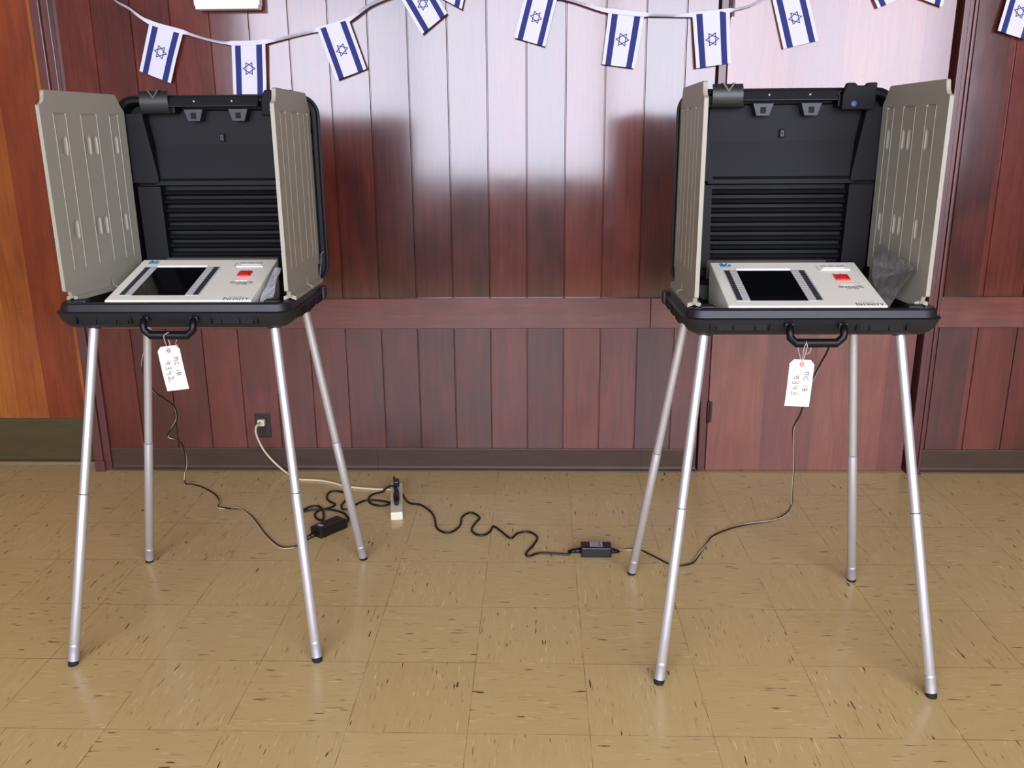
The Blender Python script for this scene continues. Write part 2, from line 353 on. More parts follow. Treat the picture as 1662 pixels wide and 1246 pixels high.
FLAGS= [[[-1.514,1.866],[-1.386,1.829],[-1.454,1.64],[-1.575,1.687]],[[-1.199,1.786],[-1.065,1.79],[-1.076,1.595],[-1.207,1.596]],[[-0.858,1.832],[-0.733,1.867],[-0.673,1.686],[-0.795,1.644]],[[-0.54,1.961],[-0.431,2.025],[-0.35,1.885],[-0.45,1.81]],[[-0.378,2.052],[-0.246,2.087],[-0.293,1.899],[-0.398,1.953]],[[-0.043,1.973],[0.074,1.939],[0.028,1.761],[-0.092,1.795]],[[0.27,1.887],[0.407,1.872],[0.375,1.678],[0.248,1.695]],[[0.59,1.87],[0.73,1.884],[0.746,1.693],[0.612,1.676]],[[0.885,1.936],[1.012,1.965],[1.075,1.772],[0.944,1.743]],[[1.193,2.048],[1.307,2.095],[1.396,1.928],[1.288,1.884]],[[1.439,2.093],[1.561,2.06],[1.53,1.886],[1.41,1.928]],[[1.778,1.969],[1.897,1.933],[1.868,1.764],[1.747,1.801]]]
RIB= [[-1.665,1.974],[-1.633,1.941],[-1.588,1.916],[-1.514,1.866],[-1.386,1.829],[-1.285,1.799],[-1.199,1.786],[-1.065,1.79],[-0.956,1.811],[-0.858,1.832],[-0.733,1.867],[-0.649,1.919],[-0.54,1.961],[-0.431,2.025],[-0.378,2.052],[-0.246,2.087],[-0.172,2.061],[-0.043,1.973],[0.074,1.939],[0.145,1.921],[0.228,1.896],[0.27,1.887],[0.407,1.872],[0.499,1.869],[0.59,1.87],[0.73,1.884],[0.813,1.902],[0.885,1.936],[1.012,1.965],[1.105,2.013],[1.193,2.048],[1.307,2.095],[1.439,2.093],[1.561,2.06],[1.676,2.013],[1.778,1.969],[1.897,1.933],[2.011,1.906]]

# ================================================================== THE ROOM
YW, YLW = 3.652, 3.756
XL, XR, ZC = -4.6, 6.2, 3.5
def wall_boards(x0, x1, lines, z0, z1, name):
    b = MB(); prof = [(x0, YW)]
    for gx in lines:
        if x0+.01 < gx < x1-.01: prof += [(gx-.0035, YW), (gx-.0012, YW+.0055), (gx+.0012, YW+.0055), (gx+.0035, YW)]
    prof += [(x1, YW), (x1, YW+.09), (x0, YW+.09)]
    A = [b.bm.verts.new((x, y, z0)) for x, y in prof]; B = [b.bm.verts.new((x, y, z1)) for x, y in prof]
    n = len(A)
    for i in range(n): b.face((A[i], A[(i+1) % n], B[(i+1) % n], B[i]), 0)
    b.face(A, 0); b.face(list(reversed(B)), 0)
    bmesh.ops.bisect_plane(b.bm, geom=b.bm.verts[:]+b.bm.edges[:]+b.bm.faces[:], plane_co=(0, 0, .80), plane_no=(0, 0, 1))
    for v in b.bm.verts:                              # backward lean added above the rail to lower the varnish reflections
        if v.co.z > .8: v.co.y += .012*(v.co.z-.8)
    return b
bm_ = wall_boards(-1.94, 0.6925, [BX0+k*PITCHB for k in range(-12, 8)], 0, ZC, 'wall_back')
struct(bm_.build('wall_back', mats=['board']), 'dark red varnished vertical board wall')
bm_ = wall_boards(1.655, XR, [1.677+k*.1615 for k in range(0, 30)], 0, ZC, 'wall_back')
struct(bm_.build('wall_back_right', mats=['board']), 'dark red varnished board wall right of the door')
b = MB(); b.box(XL-.1, -1.95, YLW, YLW+.1, 0, ZC); struct(b.build('wall_back_left', mats=['orange']), 'orange brown veneered wall panel at far left')
b = MB(); b.box(XL-.1, XL, YB-.1, YLW, 0, ZC); struct(b.build('wall_left', mats=['plaster']))
b = MB(); b.box(XR, XR+.1, YB-.1, YW+.1, 0, ZC); struct(b.build('wall_right', mats=['plaster']))
b = MB(); b.box(XL-.1, XR+.1, YB-.1, YLW+.1, -.1, 0); struct(b.build('floor', mats=['floor']), 'beige streaked vinyl tile floor')
b = MB(); b.box(XL-.1, XR+.1, YB-.1, YLW+.1, ZC, ZC+.1); struct(b.build('ceiling', mats=['plaster']))
# window wall behind the camera
b = MB(); xs = [XL] + [v for wv in WINS for v in wv[:2]] + [XR]
for i in range(0, len(xs), 2): b.box(xs[i], xs[i+1], YB-.1, YB, 0, ZC)
for (x0, x1, z0, z1) in WINS: b.box(x0, x1, YB-.1, YB, 0, z0); b.box(x0, x1, YB-.1, YB, z1, ZC)
struct(b.build('wall_front', mats=['darkwall']))
for i, (x0, x1, z0, z1) in enumerate(WINS):
    b = MB(); t_ = .018
    for a in ((x0, x0+t_, z0, z1), (x1-t_, x1, z0, z1), (x0, x1, z0, z0+t_), (x0, x1, z1-t_, z1)): b.box(a[0], a[1], YB-.07, YB-.03, a[2], a[3])
    struct(b.build('window_%d' % (i+1), mats=['white']))
# rails, baseboards, trims
b = MB(); b.box(-1.905, .470, YW-.019, YW+.002, .647, .775, bev=.002); b.box(.4715, .6925, YW-.019, YW+.002, .647, .775, bev=.002)
struct(b.build('trim_1', mats=['rail']), 'red horizontal rail across the board wall')
b = MB(); b.box(1.663, XR, YW-.019, YW+.002, .648, .777, bev=.002); struct(b.build('trim_2', mats=['rail']))
def baseboard(x0, x1, seams, name, m, y=YW, h=.1045):
    b = MB(); cuts = [x0]+seams+[x1]
    for a, c in zip(cuts[:-1], cuts[1:]):
        prof = [(y, h), (y-.004, h), (y-.005, h-.006), (y-.005, .022), (y-.009, .013), (y-.018, .006), (y-.020, 0), (y, 0)]
        a += .0006; c -= .0006
        A = [b.bm.verts.new((a, p, z)) for p, z in prof]; B = [b.bm.verts.new((c, p, z)) for p, z in prof]
        for i in range(len(A)): b.face((A[i], A[(i+1) % len(A)], B[(i+1) % len(A)], B[i]))
        b.face(A); b.face(list(reversed(B)))
    return struct(b.build(name, mats=[m]))
baseboard(-1.905, .6925, [-.711, .454], 'baseboard_back', 'vinyl')
baseboard(1.663, XR, [3.2], 'baseboard_back_right', 'vinyl')
baseboard(XL, -1.972, [], 'baseboard_left', 'vinyl_olive', y=YLW, h=.207)
b = MB(); b.box(XL, -1.972, YLW-.032, YLW-.020, 0, .008); struct(b.build('trim_3', mats=['silver']), 'thin bright metal strip at the foot of the left wall')
b = MB(); b.box(-1.972, -1.936, 3.622, YLW, 0, ZC, bev=.003); b.box(-1.936, -1.905, 3.634, YW+.02, 0.0, ZC, bev=.003)
b.box(-1.974, -1.930, 3.618, 3.70, 0, .05, bev=.002)
struct(b.build('trim_4', mats=['trim']), 'red vertical corner post beside the board wall')
# door with jamb, gap, hinges and frame
b = MB(); b.box(.6925, 1.66, YW+.045, YW+.09, 0, ZC); struct(b.build('trim_5', mats=['gap_shade']), 'dark sheet coloured as the shade of the gap behind the door')  # backing painted dark for the shade in the door gap
b = MB(); b.box(.702, .733, YW-.004, YW+.05, 0, ZC, bev=.002); struct(b.build('trim_6', mats=['trim']), 'narrow red jamb left of the flush door')
dr = MB(); dr.box(.737, 1.590, YW, YW+.04, .006, 2.35, bev=.0015); door = struct(dr.build('door_1', mats=['door']), 'flush red brown veneered door with scuff marks')
for z0, z1 in ((.225, .325), (1.86, 1.975)):
    h = MB(); h.lathe([(0, .0), (0, .006), (.02, .0065), (.98, .0065), (1, .006), (1, 0)], (.735, YW-.006, z0), (.735, YW-.006, z1), 12)
    for k in range(1, 5):
        zz = z0+(z1-z0)*k/5; h.lathe([(0, .0072), (1, .0072)], (.735, YW-.006, zz-.0008), (.735, YW-.006, zz+.0008), 12)
    h.box(.735, .752, YW-.003, YW-.0005, z0+.004, z1-.004)
    h.build('door_hinge', door, ['hinge'])
b = MB(); b.box(1.590, 1.66, YW+.0, YW+.045, 2.36, ZC); b.box(.6925, 1.66, YW, YW+.045, 2.36, ZC); struct(b.build('trim_7', mats=['trim']))
b = MB(); b.box(1.607, 1.630, YW-.030, YW+.045, 0, ZC, bev=.003); b.box(1.630, 1.650, YW-.020, YW+.045, 0, ZC, bev=.005); b.box(1.650, 1.662, YW-.024, YW+.01, 0, ZC, bev=.003)
b.box(1.604, 1.664, YW-.034, YW+.02, 0, .004)
struct(b.build('trim_8', mats=['trim']), 'moulded red frame right of the flush door')

# ================================================================== WALL THINGS
ol = thing('wall_outlet', 'dark brown double wall outlet low on the board wall behind the left booth', 'outlet', (-1.2115, YW, .2085))
b = MB(); b.box(-.034, .034, -.006, 0, -.056, .056, bev=.003); b.build('cover_plate', ol, ['outlet'])
for dz in (.02, -.02):
    b = MB(); r_ = [( .016*math.cos(2*PI*k/20), dz+.014*math.sin(2*PI*k/20)) for k in range(20)]
    b.extrude_poly(r_, -.0085, -.004, 0)
    for sx in (-.006, .006): b.box(sx-.001, sx+.001, -.0092, -.008, dz-.001, dz+.006, 1)
    b.box(-.002, .002, -.0092, -.008, dz-.008, dz-.0045, 1)
    b.build('socket', ol, ['outlet', 'outlet_dark'])
sg = thing('wall_box', 'white plastic box mounted high on the board wall, cut by the top edge', 'box', (-1.195, YW, 1.905))
b = MB(); b.box(-.128, .128, -.045, 0, .012, .20, bev=.006); b.build('housing', sg, ['white'])
b = MB(); b.box(-.120, .124, -.052, -.004, 0, .018, bev=.003); b.build('bottom_lip', sg, ['white'])

# ------------------------------------------------------------------ bunting
bt = thing('flag_bunting', 'white ribbon bunting with small blue and white star flags hung along the board wall', 'bunting', (0, YW, 1.9))
rb = catmull([(x, 0, z) for x, z in RIB], 5)
b = MB(); A = []; hw = .0082
for i, p in enumerate(rb):
    d = (rb[min(i+1, len(rb)-1)]-rb[max(i-1, 0)]).normalized(); n = Vector((-d.z, 0, d.x))
    inflag = any(f[0][0]-.005 < p.x < f[1][0]+.005 for f in FLAGS)
    tw = 0 if inflag else math.sin(p.x*9+.7)*.9
    hh = hw*(1 if inflag else .85); nn = n*math.cos(tw) + Vector((0, 1, 0))*math.sin(tw)
    q = Vector((p.x, -.014 + .003*math.sin(p.x*13), p.z-1.9)); e = Vector((0, -.0011, 0))
    A.append([q+nn*hh, q-nn*hh, q-nn*hh+e, q+nn*hh+e])
b.loft(A, 0); o = b.build('ribbon', bt, ['cloth']); autosmooth(o, 50)
def star_ring(cx, cz, R, wd, y, up=True):
    """hexagram outline: two triangle outlines"""
    polys = []
    for s_ in (1, -1):
        o_ = [(cx+R*math.sin(2*PI*k/3)*s_, cz+R*math.cos(2*PI*k/3)*s_) for k in range(3)]
        Ri = R-wd*2; i_ = [(cx+Ri*math.sin(2*PI*k/3)*s_, cz+Ri*math.cos(2*PI*k/3)*s_) for k in range(3)]
        for k in range(3): polys.append([o_[k], o_[(k+1) % 3], i_[(k+1) % 3], i_[k]])
    return polys
def make_flag(quad, idx):
    """quad: TL, TR, BR, BL on the wall plane (x, z). Cloth bends a little away from the wall."""
    b = MB(); TL, TR, BR, BL = [Vector((x, 0, z)) for x, z in quad]
    rnd = random.Random(idx*3+1); amp = rnd.uniform(.004, .010); ph = rnd.uniform(0, 6)
    def P(u, v, e=0.0):       # u across 0..1, v down 0..1
        top = TL.lerp(TR, u); bot = BL.lerp(BR, u); p = top.lerp(bot, v)
        y = -.013 - amp*v*(1+.6*math.sin(u*3.2+ph)) - .002*math.sin(v*6+ph)*u - e
        return Vector((p.x, y, p.z-1.9))
    us = [0, .09, .17, .25, .33, .42, .5, .58, .67, .75, .83, .91, 1.0]
    NU = [i/24 for i in range(25)]
    bd = [0, .10, .27, .73, .90, 1.0]
    cols = [0, 1, 0, 1, 0]
    nv = 10; eps = .0006
    for sgn, e in ((1, 0.0), (-1, -.0012)):
        for c in range(5):
            k = 6 if c == 2 else 2
            for a in range(k):
                u0 = bd[c]+(bd[c+1]-bd[c])*a/k; u1 = bd[c]+(bd[c+1]-bd[c])*(a+1)/k
                for j in range(nv):
                    v0, v1 = j/nv, (j+1)/nv
                    q = [b.bm.verts.new(P(u, v, e)) for u, v in ((u0, v0), (u1, v0), (u1, v1), (u0, v1))]
                    if sgn < 0: q.reverse()
                    b.face(q, cols[c], True)
    # star, drawn on the cloth
    asp = (TR-TL).length/((BL-TL).length)
    for poly in star_ring(0, 0, .205, .024, 0):
        n = 5
        for a in range(n):       # subdivide so that it follows the cloth
            def L(p, q, t): return (p[0]+(q[0]-p[0])*t, p[1]+(q[1]-p[1])*t)
            pts = [L(poly[0], poly[1], a/n), L(poly[0], poly[1], (a+1)/n), L(poly[3], poly[2], (a+1)/n), L(poly[3], poly[2], a/n)]
            # the star's points look sideways: the flag hangs from its short side
            q = [b.bm.verts.new(P(.5+pz, .5+px*asp, .0007)) for px, pz in pts]
            b.face(q, 1)
    bmesh.ops.remove_doubles(b.bm, verts=b.bm.verts[:], dist=.00005)
    return b.build('flag', bt, ['cloth', 'flagblue'], recalc=False)
for i, f in enumerate(FLAGS): make_flag(f, i)

# ================================================================== VOTING BOOTH
TZ = 1.003
def T_ring(w_, d_, r, z): return [(x, y, z) for x, y in rrect(w_, d_, r, 7)]
def make_tray(par):
    W, D = .656, .435
    b = MB(); spec = [(.9325, .042, .03), (.9345, .030, .035), (.9415, .019, .042), (.954, .010, .045), (.968, .004, .05), (.9785, .000, .05), (.9805, .003, .048),
        (.982, .008, .045), (.9995, .0135, .040), (1.0030, .018, .036), (1.0035, .032, .024), (1.002, .037, .02), (.985, .041, .018), (.960, .046, .016)]
    b.loft([T_ring(W-2*i, D-2*i, r, z) for z, i, r in spec])
    o = b.build('tray', par, ['black']); autosmooth(o, 28)
    # moulded blocks along the front and the sides, dark bars painted as slot shade
    def blk(x0, x1, z0=.949, z1=.975, dep=.0035, mm=0):
        m = MB(); m.box(x0, x1, -D/2-dep+.0085, -D/2+.018, z0, z1, mm, bev=.0012); m.build('moulded_block', par, ['black_shaded'])
    for x0, x1 in ((-.245, -.205), (-.203, -.150), (-.148, -.118), (.112, .135), (.137, .185), (.187, .222)): blk(x0, x1)
    for x0 in (-.262, -.113, .104, .229): m = MB(); m.box(x0, x0+.006, -D/2+.0025, -D/2+.016, .950, .974); m.build('slot_shade', par, ['blackflat'])
    for s_ in (-1, 1):
        for y0 in (-.12, -.02, .07): m = MB(); m.box(s_*(W/2-.001), s_*(W/2-.014), y0, y0+.06, .950, .975, 0, bev=.0012); m.build('moulded_block', par, ['black_shaded'])
    # hinge ears at the back corners, corner bosses in front
    for s_ in (-1, 1):
        h = MB(); h.box(s_*(W/2-.006), s_*(W/2+.006), D/2-.085, D/2-.045, .952, .992, bev=.005); h.build('hinge_ear', par, ['black'])
        h = MB(); h.box(s_*.242, s_*.284, -.182, -.148, .965, 1.008, bev=.007); h.build('corner_boss', par, ['black'])
    # liner ledges inside
    l = MB(); l.box(-.265, .265, -.165, .160, .9585, .9615); l.box(-.262, -.225, -.13, .15, .961, .975, bev=.003); l.box(.225, .262, -.13, .15, .961, .975, bev=.003)
    l.build('tray_liner', par, ['blackflat'])
def make_handle(par):
    b = MB(); y = -.236
    path = [(-.067, -.205, .9655), (-.067, -.228, .963), (-.067, y, .950), (-.066, y, .938), (-.050, y, .9235), (.050, y, .9235), (.066, y, .938), (.067, y, .950), (.067, -.228, .963), (.067, -.205, .9655)]
    rad = [.0085, .0085, .0088, .009, .0105, .0105, .009, .0088, .0085, .0085]
    b.tube(path, .008, 12, rfun=lambda i: rad[i]*1.1)
    o = b.build('handle', par, ['black_smooth']); autosmooth(o, 60)
    for s_ in (-1, 1):
        k = MB(); k.box(s_*.067-.011, s_*.067+.011, -.229, -.209, .959, .972, bev=.002); k.build('handle_mount', o, ['black'])
def lid_mesh(par, lx):
    W, H, zc = .612, .560, 1.272; y0 = .197
    def ring(y, i, r): return [(lx+x, y0+y, zc+z) for x, z in rrect(W-2*i, H-2*i, r, 8)]
    b = MB(); spec = [(.083, .045, .03), (.081, .030, .04), (.070, .014, .05), (.030, .006, .056), (.014, .0, .06), (.004, .0, .06), (.0025, .005, .055), (-.004, .008, .052),
        (-.006, .012, .05), (-.006, .019, .045), (-.001, .023, .04), (.045, .028, .036)]
    b.loft([ring(*s_) for s_ in spec])
    lid = b.build('lid', par, ['black_shaded']); autosmooth(lid, 28)
    f = .197
    for s_ in (-1, 1):
        # upper flange, inner edge slants
        m = MB(); pts = [(lx+s_*.276, 1.500), (lx+s_*.276, 1.300), (lx+s_*.196, 1.300), (lx+s_*.198, 1.325), (lx+s_*.224, 1.492), (lx+s_*.222, 1.500)]
        m.extrude_poly(pts, f+.004, f+.044, 0); m.build('upper_flange', lid, ['black_shaded']); m = MB()
        pts = [(lx+s_*.266, 1.288), (lx+s_*.262, 1.05), (lx+s_*.192, 1.05), (lx+s_*.196, 1.288)]
        m.extrude_poly(pts, f+.008, f+.044, 0); m.build('lower_flange', lid, ['black_shaded'])
    v = MB()                                                            # bent upper liner (visor)
    prof = [(.044, 1.512), (.036, 1.508), (.041, 1.410), (.018, 1.312), (.012, 1.304), (.012, 1.292), (.030, 1.288), (.044, 1.288)]
    A = [v.bm.verts.new((lx-.208, f+y, z)) for y, z in prof]; B = [v.bm.verts.new((lx+.208, f+y, z)) for y, z in prof]
    for i in range(len(A)): v.face((A[i], A[(i+1) % len(A)], B[(i+1) % len(A)], B[i]))
    v.face(A); v.face(list(reversed(B)))
    v.build('upper_liner', lid, ['black_shaded'])
    l = MB(); n = 8; z1 = 1.284; pt = .0268                               # louvres
    prof = []
    for k in range(n):
        z = z1-k*pt; prof += [(.0445, z), (.0445, z-.0085), (.0345, z-.009), (.0300, z-.0130), (.0265, z-.0185), (.0270, z-.0200)]
    prof += [(.0445, z1-n*pt), (.047, z1-n*pt), (.047, z1)]
    A = [l.bm.verts.new((lx-.194, f+y, z)) for y, z in prof]; B = [l.bm.verts.new((lx+.194, f+y, z)) for y, z in prof]
    for i in range(len(A)): l.face((A[i], A[(i+1) % len(A)], B[(i+1) % len(A)], B[i]))
    l.face(A); l.face(list(reversed(B)))
    o = l.build('louvre_panel', lid, ['black_shaded'])
    k = MB(); k.box(lx-.200, lx+.150, f+.006, f+.044, 1.0, 1.072, bev=.003); k.build('lower_ledge', lid, ['olive'])
    t = MB(); t.extrude_poly([(-.017, 1.518), (-.034, 1.5445)][:0] or [(lx-.133, 1.519), (lx+.133, 1.519), (lx+.133, 1.5455), (lx-.133, 1.5455)], f-.026, f+.002, 0)
    for vv in t.bm.verts:
        if vv.co.z > 1.53: vv.co.y += .016 if vv.co.y < f-.01 else .0
    o = t.build('top_bar', lid, ['black']); bevel_mod(o, .002)
    for s_ in (-.056, .056):
        c = MB(); c.lathe([(0, 0), (0, .0028), (1, .0022), (1, 0)], (lx+s_, f-.014, 1.532), (lx+s_, f-.0205, 1.5345), 12); c.build('screw', o, ['strip'])
    for s_ in (-.067, .067):
        h = MB(); h.extrude_poly([(lx+s_-.029, 1.512), (lx+s_+.029, 1.512), (lx+s_+.018, 1.478), (lx+s_-.018, 1.478)], f-.004, f+.040, 0)
        h.box(lx+s_-.008, lx+s_+.008, f-.0045, f-.003, 1.485, 1.502, 1)
        hh = h.build('hook', lid, ['black', 'blackflat']); bevel_mod(hh, .0015)
    kx = MB(); kx.box(lx-.0075, lx+.0075, f+.030, f+.037, 1.419, 1.442, 1, bev=.001); kx.box(lx-.0052, lx+.0052, f+.0285, f+.036, 1.4215, 1.4395, 0, bev=.001); kx.box(lx-.0015, lx+.0015, f+.028, f+.030, 1.428, 1.434, 1)
    kx.build('keyhole_plate', lid, ['black', 'blackflat'])
    # blocks seen outside the side panels
    for s_ in (-1, 1):
        for z0, z1 in ((1.465, 1.49), (1.39, 1.44), (1.30, 1.38), (1.20, 1.29), (1.11, 1.18), (1.04, 1.08)):
            q = MB(); q.box(lx+s_*.279, lx+s_*.290, f-.001, f+.03, z0, z1, 0, bev=.001); q.build('edge_block', lid, ['black_shaded'])
    # latches on top
    for s_, kind in ((-.172, 'round'), (.190, 'notched')):
        g = MB(); w_ = .084 if kind == 'round' else .092
        pts = []
        if kind == 'round':
            R = .034
            out_ = [(f-.008-R*.62*math.sin(a), 1.533-R*math.cos(a)) for a in [PI*j/14 for j in range(0, 13)]]
            inn = [(f-.008-(R-.005)*.62*math.sin(a), 1.533-(R-.005)*math.cos(a)) for a in [PI*j/14 for j in range(12, -1, -1)]]
            prof = out_+inn
            A = [g.bm.verts.new((lx+s_-w_/2, y, z)) for y, z in prof]; B = [g.bm.verts.new((lx+s_+w_/2, y, z)) for y, z in prof]
            for i in range(len(A)): g.face((A[i], A[(i+1) % len(A)], B[(i+1) % len(A)], B[i]))
            g.face(A); g.face(list(reversed(B)))
            g.box(lx+s_-w_/2+.004, lx+s_+w_/2-.004, f-.012, f+.02, 1.503, 1.545, 0)
            # moulded V web
            g.extrude_poly([(lx+s_-.018, 1.566), (lx+s_-.012, 1.566), (lx+s_+.001, 1.548), (lx+s_+.013, 1.566), (lx+s_+.019, 1.566), (lx+s_+.001, 1.541)], f-.030, f-.012, 0)
            o = g.build('latch', lid, ['grey_black']); autosmooth(o, 40)
        else:
            pts = [(-.046, 1.492), (.040, 1.492), (.046, 1.505), (.046, 1.5635), (.022, 1.5635), (.016, 1.556), (-.008, 1.556), (-.014, 1.5635), (-.034, 1.5635), (-.042, 1.545), (-.046, 1.530)]
            g.extrude_poly([(lx+s_+x, z) for x, z in pts], f-.026, f-.004, 0)
            o = g.build('latch', lid, ['blackflat']); bevel_mod(o, .003)
            d_ = MB(); d_.lathe([(0, 0), (0, .008), (1, .0075), (1, 0)], (lx+s_-.014, f-.0255, 1.508), (lx+s_-.014, f-.0275, 1.508), 18); d_.build('round_sticker', o, ['bluedot'])
        g = MB(); g.box(lx+s_-.052, lx+s_+.052, f-.006, f+.05, 1.500, 1.546, bev=.004); g.build('latch_block', lid, ['black_shaded'])
    return lid
CHANNELS = ((.035, .075), (.135, .205), (.268, .318)); DIMPLES = (.058, .153, .185, .285)
def panel_h(v, z, inner):
    """relief of a side panel's face: three long channels, thumb dimples on the inner face. Returns depth (>0 is into the slab)"""
    d = 0.0
    for a, c in CHANNELS:
        zt, zb = 1.497, 1.085
        if zb < z < zt-.002:
            e = min(abs(v-a), abs(v-c))
            if e < .0014: d = min(d, -.0011*min(1, (.0014-e)/.0007))
        if a < v < c and zt-.0045 < z < zt: d = .0035
    if inner:
        for cv in DIMPLES:
            for cz in (1.412, 1.190):
                du, dz = (v-cv)/.0090, max(0, abs(z-cz)-.017)/.0100
                r = du*du+dz*dz
                if r < 1: d = max(d, .0055*(1-r)**.5)
    return d
def side_panel(par, near, far, s_):
    """near, far: (x, y) of the two vertical edges in booth space; s_ = -1 left panel, +1 right panel"""
    nv = Vector((near[0], near[1], 0)); fv = Vector((far[0], far[1], 0)); Wd = (nv-fv).length; dr_ = (nv-fv).normalized()
    nrm = Vector((dr_.y, -dr_.x, 0)) * (1 if True else 1)
    if nrm.x * (-s_) < 0: nrm = -nrm                                  # towards the inside of the booth
    th = .0105
    def P(v, z, off): q = fv + dr_*v + nrm*off; return Vector((q.x, q.y, z))
    zb, zt = 1.030, 1.516
    out = [(0, 1.055), (.022, 1.055), (.022, 1.008)]
    out += [(Wd*.42, 1.008), (Wd*.42, 1.026), (Wd*.42+.004, 1.036), (Wd*.42+.010, 1.036), (Wd*.42+.013, 1.024), (Wd*.42+.013, 1.008)]
    out += [(Wd-.028, 1.008), (Wd-.022, 1.020), (Wd-.020, zb-.002), (Wd-.003, zb), (Wd, zb+.003), (Wd, zt-.004), (Wd-.003, zt), (Wd-.012, zt+.002), (Wd-.020, zt+.010), (Wd-.0235, zt+.022), (Wd-.026, zt+.034), (Wd-.030, zt+.037),
            (.040, zt+.037), (.034, zt+.033), (.012, zt+.002), (.003, zt-.006), (0, zt-.012)]
    b = MB()
    u0, u1, z0, z1 = .012, Wd-.034, 1.062, 1.506
    def lines(lo, hi, marks, fine, step):
        v_ = {lo, hi}
        k_ = lo
        while k_ < hi: v_.add(k_); k_ += step
        for a_, c_ in fine:
            k_ = a_
            while k_ < c_: v_.add(k_); k_ += .0015
        v_ = {x for x in v_ if all(abs(x-m_) > .0005 for m_ in marks)} | {m_ for m_ in marks if lo < m_ < hi}
        v_ = sorted(v_); out_ = [v_[0]]
        for x in v_[1:]:
            if x-out_[-1] > .0003: out_.append(x)
        return out_
    UL = lines(u0, u1, [q for a_, c_ in CHANNELS for q in (a_-.0014, a_-.0006, a_+.0006, a_+.0014, c_-.0014, c_-.0006, c_+.0006, c_+.0014)], [(c_-.0095, c_+.0095) for c_ in DIMPLES], .012)
    ZL = lines(z0, z1, [1.085, 1.086, 1.4920, 1.4926, 1.4964, 1.497], [(c_-.028, c_+.028) for c_ in (1.412, 1.190)], .012)
    nu, nz = len(UL)-1, len(ZL)-1
    bm = b.bm
    edges_out = {}
    for face_i, (off, sg_, inner) in enumerate(((th/2, 1, True), (-th/2, -1, False))):
        ov = [bm.verts.new(P(v, z, off)) for v, z in out]
        edges_out[face_i] = ov
        G = []
        for i in range(nu+1):
            row = []
            for j in range(nz+1):
                v = UL[i]; z = ZL[j]
                dd = panel_h(v, z, inner)
                if not inner: dd *= .8
                row.append(bm.verts.new(P(v, z, off-sg_*min(dd, .0085 if inner else .0026))))
            G.append(row)
        for i in range(nu):
            for j in range(nz): b.face((G[i][j], G[i+1][j], G[i+1][j+1], G[i][j+1]), 0, False)
        ring = [G[i][0] for i in range(nu)] + [G[nu][j] for j in range(nz)] + [G[i][nz] for i in range(nu, 0, -1)] + [G[0][j] for j in range(nz, 0, -1)]
        es = []
        for lst in (ov, ring):
            for i in range(len(lst)):
                e = bm.edges.get((lst[i], lst[(i+1) % len(lst)])) or bm.edges.new((lst[i], lst[(i+1) % len(lst)]))
                es.append(e)
        bmesh.ops.triangle_fill(bm, use_beauty=True, use_dissolve=False, edges=es)
    A, B = edges_out[0], edges_out[1]
    for i in range(len(A)): b.face((A[i], A[(i+1) % len(A)], B[(i+1) % len(A)], B[i]), 0)
    o = b.build('side_panel', par, ['taupe']); autosmooth(o, 30)
    t = MB()                                                            # folded lip along the bottom
    for a, c in ((.024, Wd*.42-.001), (Wd*.42+.014, Wd-.030)):
        for sgn in (1,):
            pts = [(a, 1.006), (c, 1.006), (c, 1.016), (a, 1.016)]
            q0 = [P(v, z, th/2-.001) for v, z in pts]; q1 = [P(v, z-.004, th/2+.012) for v, z in pts]
            V0 = [t.bm.verts.new(x) for x in q0]; V1 = [t.bm.verts.new(x) for x in q1]
            t.face(V0); t.face(list(reversed(V1)))
            for i in range(4): t.face((V0[i], V1[i], V1[(i+1) % 4], V0[(i+1) % 4]))
            q0 = [P(v, z, -th/2+.001) for v, z in pts]; q1 = [P(v, z-.004, -th/2-.012) for v, z in pts]
            V0 = [t.bm.verts.new(x) for x in q0]; V1 = [t.bm.verts.new(x) for x in q1]
            t.face(V0); t.face(list(reversed(V1)))
            for i in range(4): t.face((V0[i], V1[i], V1[(i+1) % 4], V0[(i+1) % 4]))
    t.build('bottom_lip', o, ['taupe'])
    return o
def make_leg(par, top, foot):
    a, f_ = Vector(top), Vector(foot); d = (f_-a); L = d.length; d.normalize()
    b = MB(); e = f_ - d*.012
    cut = a + d*(L*.50)
    b.lathe([(0, 0), (0, .0127), (.998, .0127), (1, .0115)], a, cut, 24)
    b.lathe([(0, .0115), (0, .0136), (.004, .0141), (.996, .0141), (1, .013)], cut+d*.0015, e-d*.045, 24)
    leg = b.build('leg', par, ['metal']); autosmooth(leg, 40)
    c = MB(); c.lathe([(0, 0), (0, .0138), (.05, .0154), (.18, .0154), (.22, .0145), (1, .0148), (1, 0)], e-d*.048, e, 24)
    o = c.build('foot_sleeve', leg, ['metal_dull']); autosmooth(o, 40)
    r = MB(); zf = f_.z
    ring = lambda p, rad, flat=None: [Vector((p.x+rad*math.cos(2*PI*k/20), p.y+rad*math.sin(2*PI*k/20), p.z if flat is None else flat)) for k in range(20)]
    r.loft([ring(e-d*.002, .0128), ring(e, .0142), ring(e+d*.006, .0148), ring(f_, .0138, 0.0005)], 0, smooth=True)
    r.build('rubber_foot', leg, ['rubber'])
    s = MB(); s.lathe([(0, 0), (0, .020), (.8, .020), (1, .017), (1, 0)], a - d*.002, a + d*.018, 24); s.build('leg_socket', leg, ['black'])
    return leg
def make_booth(loc, rz, label, feet, tops, lx, panels):
    t = thing('voting_booth', label, 'voting booth', loc, rz, 'portable voting booths')
    make_tray(t); make_handle(t); lid_mesh(t, lx)
    side_panel(t, panels[0][0], panels[0][1], -1); side_panel(t, panels[1][0], panels[1][1], 1)
    for tp, ft in zip(tops, feet): make_leg(t, (*tp, .936), (*ft, 0.0))
    return t
